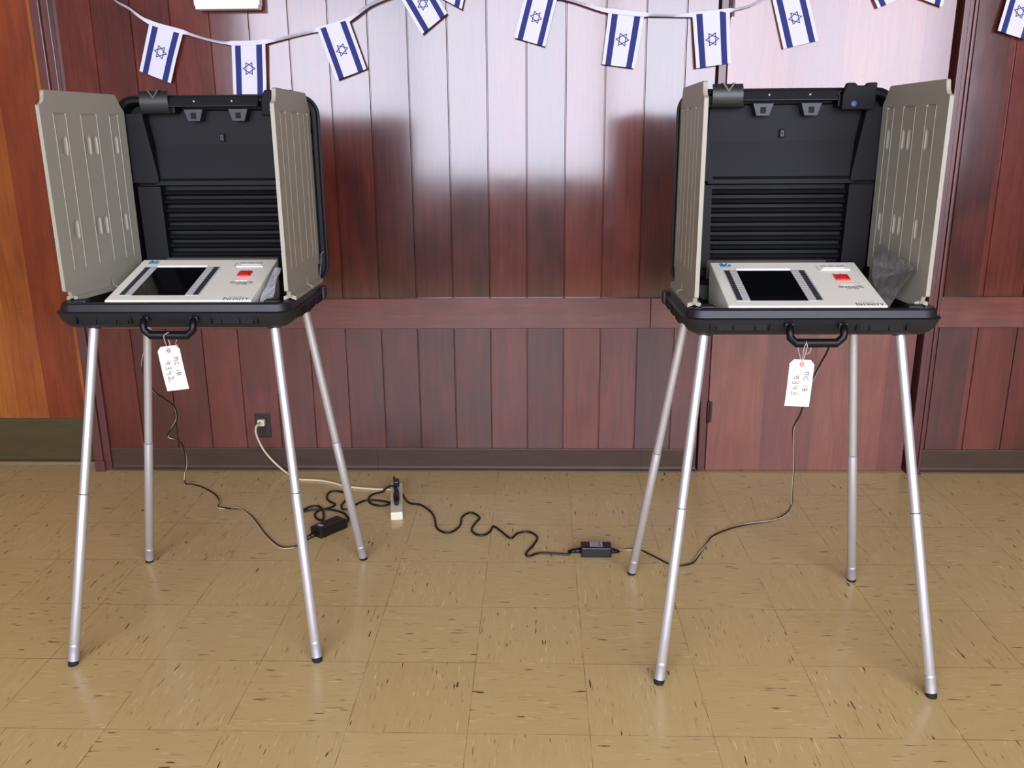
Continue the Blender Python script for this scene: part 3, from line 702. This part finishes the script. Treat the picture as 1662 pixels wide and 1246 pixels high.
CL, CR = (-.985, 2.505), (.698, 2.408)
def rel(c, pts): return [(x-c[0], y-c[1]) for x, y in pts]
TOPS_L = [(-.258, -.120), (.250, -.120), (-.212, .120), (.272, .122)]
TOPS_R = [(-.258, -.120), (.250, -.120), (-.266, .120), (.214, .122)]
boothL = make_booth((*CL, 0), 0, 'black case voting booth on silver legs at left, in front of the wall outlet',
    rel(CL, [(-1.313, 2.142), (-.625, 2.172), (-1.363, 2.766), (-.613, 2.795)]), TOPS_L, .030,
    [((-.301, -.175), (-.248, .190)), ((.308, -.178), (.306, .190))])
boothR = make_booth((*CR, 0), 0, 'black case voting booth on silver legs at right, in front of the flush door',
    rel(CR, [(.328, 2.084), (1.037, 2.037), (.317, 2.700), (1.041, 2.664)]), TOPS_R, 0.0,
    [((-.297, -.196), (-.292, .194)), ((.284, -.186), (.270, .194))])
# thin wire seal at the right corner of the left booth
b = MB(); wr = catmull([(.335, .155, 1.095), (.327, .155, 1.088), (.323, .155, 1.051), (.319, .155, 1.03), (.317, .155, 1.013), (.310, .155, .998), (.314, .155, .985)], 4)
b.tube(wr, .0009, 6); b.tube([p+Vector((.0012*math.sin(i*1.2), 0, 0)) for i, p in enumerate(wr)], .0008, 6); b.build('wire_seal', boothL, ['wire'])

# ================================================================== VOTING TERMINAL
TILT = math.atan2(.074, .275)
def make_terminal(loc, label):
    t = thing('voting_terminal', label, 'voting machine', loc, 0, 'terminals in the booths')
    M = Matrix.Translation((0, -.175, 1.0035)) @ Matrix.Rotation(TILT, 4, 'X')
    L = .290; W = .405; U = lambda u: (u-.5)*W; V = lambda v: v*L
    # housing: wedge with a flat bottom
    b = MB(); zb = .9635
    fr = M @ Vector((0, .006, 0)); bk = M @ Vector((0, L, 0))
    bk2 = M @ Vector((0, L-.004, -.03))
    prof = [(fr.y, fr.z), (bk.y, bk.z), (bk2.y, bk2.z), (bk2.y-.01, zb), (fr.y+.012, zb), (fr.y+.006, fr.z-.030)]
    A = [b.bm.verts.new((-W/2, y, z)) for y, z in prof]; B = [b.bm.verts.new((W/2, y, z)) for y, z in prof]
    for i in range(len(A)): b.face((A[i], A[(i+1) % len(A)], B[(i+1) % len(A)], B[i]))
    b.face(A); b.face(list(reversed(B)))
    hs = b.build('housing', t, ['beige']); bevel_mod(hs, .003, 3)
    def flat(name, par, u0, u1, v0, v1, h0, h1, m, bev=0, skew=0):
        q = MB(); q.box(U(u0), U(u1), V(v0), V(v1), h0, h1, 0, bev=bev, mtx=M); return q.build(name, par, [m])
    # screen sunk between a bright back bevel and the key columns
    q = MB(); q.box(U(.156), U(.522), V(.13), V(.80), -.004, .0006, 0, mtx=M); scr = q.build('screen', t, ['screen'])
    q = MB(); q.extrude_poly([(0, 0)]*0 or [(V(.795), .0), (V(.825), .0), (V(.825), .004), (V(.812), .0035)], U(.156), U(.522), 0, tf=lambda v: M @ Vector((v.y, v.x, v.z)))
    q.build('screen_bevel', t, ['white'])
    for s_, (k0, k1, l0, l1, p0, p1) in (('l', (.072, .106, .108, .154, .064, .155)), ('r', (.576, .612, .524, .574, .523, .624))):
        flat('key_recess', t, p0, p1, .125, .808, -.002, .0007, 'strip')
        N = 16
        for i in range(N):
            va = .140+(.795-.140)*i/N; vb = .140+(.795-.140)*(i+.84)/N
            q = MB(); q.box(U(k0), U(k1), V(va), V(vb), 0, .0022, 0, bev=.0004, mtx=M); q.build('key', t, ['key'])
            q = MB(); q.box(U(l0), U(l1), V(va), V(vb), .0004, .0012, 0, mtx=M); q.box(U(l0)+.002, U(l1)-.002, V((va+vb)/2)-.0009, V((va+vb)/2)+.0007, .0012, .0015, 1, mtx=M); q.build('key_label', t, ['strip', 'striprule'])
    # logo: blue block with a white field and a dark tick
    q = MB(); tf = lambda v: M @ Vector((v.x, v.y, v.z))
    def poly(pts, h0, h1, m): q.extrude_poly([(U(a), V(c)) for a, c in pts], h0, h1, m, plane='XY', tf=tf)
    poly([(.058, .965), (.096, .895), (.064, .895), (.058, .90)][::1], 0, .0006, 0)
    poly([(.132, .965), (.134, .895), (.100, .895)], 0, .0006, 0)
    poly([(.060, .965), (.074, .965), (.098, .905), (.090, .900)], 0, .00065, 0)
    poly([(.070, .972), (.078, .972), (.095, .930), (.109, .972), (.117, .972), (.098, .915), (.093, .915)], 0, .0009, 1)
    poly([(.064, .882), (.134, .882), (.134, .889), (.064, .889)], 0, .0006, 0)
    q.build('logo', t, ['logo', 'ink'])
    # card slot: sloping lips coloured white for its highlights, and two printed lines
    q = MB(); q.box(U(.735), U(.930), V(.800), V(.822), 0, .0035, 0, bev=.001, mtx=M); q.box(U(.758), U(.905), V(.850), V(.884), 0, .0018, 0, bev=.0006, mtx=M)
    q.box(U(.712), U(.722), V(.800), V(.90), -.001, .0008, 1, mtx=M)
    q.build('card_slot', t, ['white', 'strip'])
    def words(name, u0, u1, v0, hgt, ws, m='ink'):
        q = MB(); tot = sum(ws)+.5*(len(ws)-1); x = u0; sc_ = (u1-u0)/tot; rr = random.Random(int(v0*1000))
        for wv in ws:
            n = max(1, int(round(wv*1.6))); xe = x+wv*sc_; st = (xe-x)/n
            for k in range(n): q.box(U(x+k*st), U(x+k*st+st*.72), V(v0), V(v0+hgt*rr.uniform(.8, 1)), 0, .0005, 0, mtx=M)
            x = xe+.5*sc_
        q.build(name, t, [m])
    words('printed_text', .742, .912, .898, .013, [4, 3.5, 5])
    words('printed_text', .775, .885, .832, .008, [3, 4])
    for u in (.800, .846):
        q = MB(); q.lathe([(0, 0), (0, .0022), (1, .0018), (1, 0)], M @ Vector((U(u), V(.715), 0)), M @ Vector((U(u), V(.715), .0012)), 10); q.build('indicator_light', t, ['greyink'])
    q = MB(); q.box(U(.788), U(.882), V(.560), V(.680), 0, .0045, 0, bev=.0015, mtx=M); q.box(U(.812), U(.872), V(.582), V(.645), .0044, .0052, 1, mtx=M); q.box(U(.812), U(.862), V(.582), V(.632), .0050, .0056, 0, mtx=M)
    q.build('cast_button', t, ['red', 'redshade'])
    q = MB(); q.box(U(.765), U(.930), V(.508), V(.514), 0, .0004, 0, mtx=M); q.build('print_line', t, ['redline'])
    q = MB(); q.box(U(.795), U(.885), V(.455), V(.492), 0, .0012, 0, bev=.0004, mtx=M); q.build('white_plate', t, ['white'])
    words('printed_text', .772, .930, .432, .013, [4, 3.2, 3, 3.4]); words('printed_text', .772, .938, .404, .013, [3, 1.6, 6, 3]); words('printed_text', .822, .900, .377, .012, [2.5, 3])
    # the word INFINITY in small serif capitals
    q = MB()
    def bar(u0, v0, u1, v1, w_):
        a = Vector((U(u0), V(v0), 0)); c = Vector((U(u1), V(v1), 0)); d = (c-a).normalized(); n = Vector((-d.y, d.x, 0))*w_/2
        pts = [a+n, c+n, c-n, a-n]; A_ = [q.bm.verts.new(M @ (p+Vector((0, 0, .0002)))) for p in pts]; B_ = [q.bm.verts.new(M @ (p+Vector((0, 0, .0007)))) for p in pts]
        q.face(list(reversed(A_))); q.face(B_)
        for i in range(4): q.face((A_[i], A_[(i+1) % 4], B_[(i+1) % 4], B_[i]))
    x = .806
    for i, ch in enumerate('INFINITY'):
        top = .080 if i == 0 else .069; bt_ = .026; wd = {'I': .008, 'N': .024, 'F': .019, 'T': .021, 'Y': .022}[ch]
        if ch == 'I': bar(x+.004, bt_, x+.004, top, .0018); bar(x, top, x+.008, top, .0008); bar(x, bt_, x+.008, bt_, .0008)
        if ch == 'N': bar(x+.003, bt_, x+.003, top, .0008); bar(x+.003, top, x+wd-.003, bt_, .0018); bar(x+wd-.003, bt_, x+wd-.003, top, .0008); bar(x, top, x+.006, top, .0008); bar(x+wd-.006, top, x+wd, top, .0008)
        if ch == 'F': bar(x+.005, bt_, x+.005, top, .0018); bar(x, top, x+wd, top, .0009); bar(x+.005, (top+bt_)/2, x+.013, (top+bt_)/2, .0008)
        if ch == 'T': bar(x+wd/2, bt_, x+wd/2, top, .0018); bar(x, top, x+wd, top, .0009)
        if ch == 'Y': bar(x+wd/2, bt_, x+wd/2, .046, .0018); bar(x+.002, top, x+wd/2, .046, .0016); bar(x+wd-.002, top, x+wd/2, .046, .0008); bar(x, top, x+.006, top, .0008); bar(x+wd-.006, top, x+wd, top, .0008)
        x += wd+.0055
    q.build('lettering', t, ['ink'])
    words('printed_text', .835, .925, .090, .006, [2, 3, 3], 'greyink')
    return t
make_terminal((CL[0]+.003, CL[1]+.004, 0), 'beige voting terminal with dark screen, whitish film beside it, in the left booth')
make_terminal((CR[0]-.007, CR[1], 0), 'beige voting terminal with dark screen, shiny grey film beside it, in the right booth')

# ------------------------------------------------------------------ film bags
def film(name, label, corners, m, seed, fold=.008, ridge=0.0):
    """crumpled sheet between four corners"""
    a, c, d, e = [Vector(p) for p in corners]; b = MB(); n = 18; rnd = random.Random(seed); ph = [rnd.uniform(0, 6) for _ in range(6)]
    nr = (c-a).cross(e-a).normalized()
    def P(u, v, k): 
        p = a.lerp(c, u).lerp(e.lerp(d, u), v)
        w_ = fold*(abs(math.sin(5*u+3*v+ph[0]))-.5 + .6*abs(math.sin(9*v-4*u+ph[1])) + .35*math.sin(17*u+ph[2])*math.sin(13*v+ph[3]))
        w_ += ridge*max(0, 1-abs(u+v-1)*1.6)
        return p+nr*(w_+k)
    for k, rev in ((0, False), (.0008, True)):
        G = [[b.bm.verts.new(P(i/n, j/n, k)) for j in range(n+1)] for i in range(n+1)]
        for i in range(n):
            for j in range(n):
                q = (G[i][j], G[i+1][j], G[i+1][j+1], G[i][j+1]); b.face(q[::-1] if rev else q, 0, False)
    return tag(b.build(name, mats=[m], recalc=False), label, 'plastic bag', 'film bags beside the terminals')
film('film_bag', 'shiny grey translucent film bag standing at the right booth terminal', [(.906, 2.27, .985), (.953, 2.262, 1.101), (.938, 2.47, 1.137), (.903, 2.42, 1.05)], 'bag_grey', 3, .002, -.014)
film('film_bag', 'crumpled whitish film bag tucked beside the left booth terminal', [(-.768, 2.37, .985), (-.735, 2.38, 1.012), (-.745, 2.53, 1.062), (-.775, 2.55, 1.068)], 'bag_white', 8, .003, -.010)

# ------------------------------------------------------------------ paper tags on the handles
def stroke(b, pts, M, wd=.0009, m=0, h=None):
    for (x0, y0), (x1, y1) in zip(pts[:-1], pts[1:]):
        a = Vector((x0, y0, 0)); c = Vector((x1, y1, 0)); d = (c-a)
        if d.length < 1e-6: continue
        d.normalize(); a -= d*wd*.4; c += d*wd*.4; n = Vector((-d.y, d.x, 0))*wd/2
        P_ = [a+n, c+n, c-n, a-n]; A_ = [b.bm.verts.new(M @ (p+Vector((0, 0, h(p.y)+.0002)))) for p in P_]; B_ = [b.bm.verts.new(M @ (p+Vector((0, 0, h(p.y)+.0006)))) for p in P_]
        b.face(A_, m); b.face(list(reversed(B_)), m)
        for i in range(4): b.face((A_[i], A_[(i+1) % 4], B_[(i+1) % 4], B_[i]), m)
GLY = {  # handwriting in a unit box, y up
 'M': [[(0, .95), (0, 0)], [(0, .75), (.22, .95), (.36, .75), (.38, 0)], [(.38, .75), (.60, .95), (.74, .75), (.76, 0)]],
 'C': [[(.62, .85), (.35, .95), (.08, .6), (.12, .2), (.4, 0), (.65, .12)]],
 '1': [[(.3, 1), (.32, 0)]],
 'B': [[(.1, 1), (.12, 0)], [(.1, 1), (.5, .95), (.52, .65), (.14, .52), (.6, .40), (.58, .08), (.12, 0)]],
 '9': [[(.6, .8), (.35, .98), (.08, .75), (.25, .5), (.55, .62), (.6, .9), (.52, 0)]],
 '3': [[(.1, .95), (.5, .98), (.55, .72), (.25, .52), (.6, .38), (.55, .05), (.08, .04)]],
 '4': [[(.1, 1), (.06, .5), (.62, .5)], [(.5, .95), (.5, 0)]],
 '2': [[(.08, .8), (.3, 1), (.58, .78), (.45, .4), (.05, .05), (.75, .08), (1.1, .16)]],
}
def make_tag(loc, rot, yawt, label, number, hang):
    t = thing('paper_tag', label, 'tag', loc, 0, 'paper tags on the handles')                       # origin at the eyelet
    M = Matrix.Rotation(yawt, 4, 'Z') @ Matrix.Rotation(rot, 4, 'Y') @ Matrix.Rotation(PI/2, 4, 'X')   # tag local: x right, y up, z to the viewer
    W, H, ey = .0315, .122, .012
    pts = [(-W+.010, ey), (W-.010, ey), (W, ey-.011), (W, ey-H), (-W, ey-H), (-W, ey-.011)]
    b = MB(); N = 12
    rows = [ey, ey-.011] + [ey-.011-(H-.011)*k/N for k in range(1, N+1)]
    bend = lambda y: .004*math.sin((ey-y)/H*2.2)
    for off, rev in ((.0002, False), (-.0003, True)):
        prev = None
        for i, y in enumerate(rows):
            hw_ = W-.010 if i == 0 else W
            cur = [b.bm.verts.new(M @ Vector((x, y, bend(y)+off))) for x in (-hw_, hw_)]
            if prev: q = (prev[0], cur[0], cur[1], prev[1]); b.face(q[::-1] if rev else q, 0)
            prev = cur
    b.build('card', t, ['tag'], recalc=False)
    e = MB(); Mr = M; ring_o = [(.0062*math.cos(2*PI*k/20), .0062*math.sin(2*PI*k/20)) for k in range(20)]; 
    e.loft([[Mr @ Vector((x*k_, y*k_, z_)) for x, y in ring_o] for k_, z_ in ((1, .0008), (1, .0022), (.35, .0022), (.35, -.0006), (1, -.0006))], 0, cap0=False, cap1=False)
    e.build('eyelet', t, ['tagring'])
    s = MB(); lh = .0125
    # text runs down the tag: writing x axis = tag -y, writing y axis = tag +x
    def word(txt, x0, base, adv, hgt):
        xx = x0
        for ch in txt:
            if ch == ' ': xx += adv*.6; continue
            for st in GLY[ch]:
                stroke(s, [(base+q_[1]*hgt, ey-(xx+q_[0]*adv*1.0)) for q_ in st], M, .0013, 0, lambda y: bend(y)+.0003)
            xx += adv*(1 if ch != '1' else .7)
    word('MC 1B', .032, .0085, .0125, lh); word(number, .040, -.0190, .0140, lh+.003)
    s.build('handwriting', t, ['ink'])
    k = MB()
    for path in hang: k.tube(catmull(path, 6), .0007, 6)
    k.build('string', t, ['string'])
    return t
hy, hz = -.236, .9235
hl = [[(0, -.001, 0), (-.004, -.004, .018), (-.005, -.010, .040), (.003, -.006, .049), (.013, .004, .050), (.018, .014, .042)], [(0, .001, 0), (.004, .002, .016), (-.001, .0, .035), (-.004, -.006, .045)], [(.020, -.008, .026), (.024, -.010, .020), (.030, -.010, .015)]]
hl[2] = [(.018, .014, .042), (.019, .012, .026), (.022, -.004, .020), (.030, -.008, .013)]
make_tag((CL[0]-.004, CL[1]+hy-.003, .8825), math.radians(-8), math.radians(-4), 'white tag with handwritten number 9342 hanging from the left booth handle', '9342', hl)
hr = [[(0, -.001, 0), (.004, -.006, .025), (.006, -.012, .050), (.004, -.008, .060), (.010, .002, .062), (.012, .012, .055)], [(0, .001, 0), (-.006, .0, .020), (-.010, .008, .038), (-.006, .012, .055)], [(0, .001, 0), (-.001, -.006, .020), (-.001, -.011, .045), (.003, -.010, .056)],
      [(.012, .012, .055), (.022, .010, .040), (.018, .004, .030), (.010, .0, .026)]]
make_tag((CR[0]-.032, CR[1]+hy-.002, .8690), math.radians(3), math.radians(3), 'white tag with handwritten number 9343 hanging from the right booth handle', '9343', hr)

# ================================================================== CORDS AND ADAPTERS
ext = thing('extension_cord', 'cream extension cord from the wall outlet to a white socket block on the floor', 'extension cord', (-.58, 3.27, 0))
def relp(o, pts): return [Vector(p)-o.location for p in pts]
b = MB(); b.tube(catmull(relp(ext, [(-1.216, 3.632, .229)] + EXT[1:]), 8), .0042, 10); b.build('cord', ext, ['cream'])
b = MB(); p0 = Vector((-1.2115, YW-.010, .2285)); p1 = Vector((-1.2155, YW-.030, .2285))
b.box(-1.227, -1.196, YW-.034, YW-.0095, .214, .243, bev=.004); b.lathe([(0, .008), (1, .005)], (-1.214, YW-.030, .230), (-1.217, YW-.055, .226), 12)
b.bm.transform(Matrix.Translation(-ext.location)); b.build('plug', ext, ['cream'])
ang = math.atan2(-(-.545+.590), 3.125-3.425)
ax = Vector((-.545+.592, 3.118-3.420, 0)).normalized(); ay = Vector((-ax.y, ax.x, 0)); org = Vector((-.592, 3.420, 0))
MS = Matrix(((ax.x, ay.x, 0, org.x), (ax.y, ay.y, 0, org.y), (0, 0, 1, 0), (0, 0, 0, 1)))
b = MB(); b.box(0, .305, -.0235, .0235, 0.0005, .034, 0, bev=.004, mtx=Matrix.Translation(-ext.location) @ MS); b.build('socket_block', ext, ['creamwhite'])
b = MB()
for k in range(3):
    xx = .03+k*.085
    for dy in (-.006, .006): b.box(xx, xx+.008, dy-.001, dy+.001, .0338, .0344, 0, mtx=Matrix.Translation(-ext.location) @ MS)
    b.box(xx-.014, xx-.009, -.002, .002, .0338, .0344, 0, mtx=Matrix.Translation(-ext.location) @ MS)
b.build('socket_slots', ext, ['outlet_dark'])
def plug_on_strip(par, s0, name='plug'):
    b = MB(); T_ = Matrix.Translation(-par.location) @ MS
    b.box(s0-.020, s0+.022, -.012, .012, .034, .058, 0, bev=.005, mtx=T_)
    b.lathe([(0, .010), (.3, .0105), (1, .0055)], T_ @ Vector((s0-.015, 0, .052)), T_ @ Vector((s0-.105, 0, .040)), 12)
    b.lathe([(0, .0108), (.5, .0112), (1, .0095)], T_ @ Vector((s0-.02, 0, .051)), T_ @ Vector((s0+.070, 0, .045)), 12)
    return b.build(name, par, ['cord'])
# left adapter
def brick(par, c, ang, L, Wd, H, lab):
    Mb = Matrix.Translation(Vector(c)-par.location) @ Matrix.Rotation(ang, 4, 'Z')
    b = MB(); b.box(-L/2, L/2, -Wd/2, Wd/2, .0005, H, 0, bev=.004, mtx=Mb); o = b.build('brick', par, ['cord'])
    q = MB(); x0, x1, y0, y1 = lab; q.box(x0, x1, y0, y1, H-.0002, H+.0006, 0, mtx=Mb)
    if x1-x0 > .03:
        for i in range(5): q.box(x0+.004, x0+.004+(x1-x0)*(.45+.3*((i*37) % 7)/7), y1-.006-i*.0075, y1-.0045-i*.0075, H+.0004, H+.0009, 1, mtx=Mb)
        q.box(x1-.014, x1-.006, y1-.014, y1-.006, H+.0004, H+.0009, 1, mtx=Mb); q.box(x1-.016, x1-.005, y0+.005, y0+.012, H+.0004, H+.0009, 1, mtx=Mb)
    q.build('label', o, ['label', 'ink'])
    for s_, ln in ((-1, .045), (1, .028)):
        k = MB(); 
        k.lathe([(0, .0105), (.5, .009), (.52, .0075), (.6, .0075), (.62, .009), (.7, .009), (.72, .007), (1, .005)], Mb @ Vector((s_*(L/2-.002), 0, H*.42)), Mb @ Vector((s_*(L/2+ln), 0, H*.30)), 12); k.build('connector', o, ['cord'])
    return o
def twocolour(pts, r, par, name):
    """flat twin lead: black strand and a thin pale strand twisted about each other"""
    P_ = catmull(pts, 7); b = MB(); n = len(P_)
    for s_, m in ((1, 0), (-1, 1)):
        q = []
        for i, p in enumerate(P_):
            d = (P_[min(i+1, n-1)]-P_[max(i-1, 0)]).normalized(); a = Vector((0, 0, 1)) if abs(d.z) < .9 else Vector((0, 1, 0)); x = d.cross(a).normalized(); y = d.cross(x)
            th = i*.16+math.sin(i*.09)*1.6; q.append(p+(x*math.cos(th)+y*math.sin(th))*r*(.25 if m == 0 else -.85))
        b.tube(q, r*(.95 if m == 0 else .42), 8, m)
    return b.build(name, par, ['cord', 'cream'])
adL = thing('power_adapter', 'black power adapter brick with tangled cable beneath the left booth', 'power adapter', (-.785, 3.015, 0), 0, 'power adapters on the floor')
brick(adL, (-.785, 3.018, 0), math.radians(52), .128, .062, .036, (-.040, -.028, -.004, .018))
ca, sa = math.cos(math.radians(52)), math.sin(math.radians(52))
b = MB(); st = (-.785+ca*.108, 3.018+sa*.108, .010)
pts = [st] + AC_L[1:-1] + [(-.640, 3.400, .012), (-.615, 3.392, .030), (-.590, 3.345, .046), (-.577, 3.300, .045)]
b.tube(catmull(relp(adL, pts), 7), .0042, 10); b.build('mains_cable', adL, ['cord'])
plug_on_strip(adL, .175)
s2 = (-.785-ca*.088, 3.018-sa*.088, .010)
twocolour(relp(adL, [s2, (-.852, 2.925, .004)] + DC_L[2:]), .0030, adL, 'output_cable')
adR = thing('power_adapter', 'black power adapter brick with pale label on the floor between the two booths', 'power adapter', (.204, 2.85, 0), 0, 'power adapters on the floor')
brick(adR, (.206, 2.842, 0), math.radians(0), .106, .054, .038, (-.022, .022, -.014, .024))
b = MB(); pts = [(-.588, 3.370, .045), (-.597, 3.40, .052), (-.603, 3.43, .055), (-.598, 3.435, .035)] + AC_R[1:-1] + [(.110, 2.842, .010)]
b.tube(catmull(relp(adR, pts), 7), .0042, 10); b.build('mains_cable', adR, ['cord'])
b = MB(); T_ = Matrix.Translation(-adR.location) @ MS; b.box(.010, .052, -.012, .012, .034, .060, 0, bev=.005, mtx=T_); b.build('plug', adR, ['cord'])
twocolour(relp(adR, [(.285, 2.846, .010)] + DC_R[2:]), .0030, adR, 'output_cable')
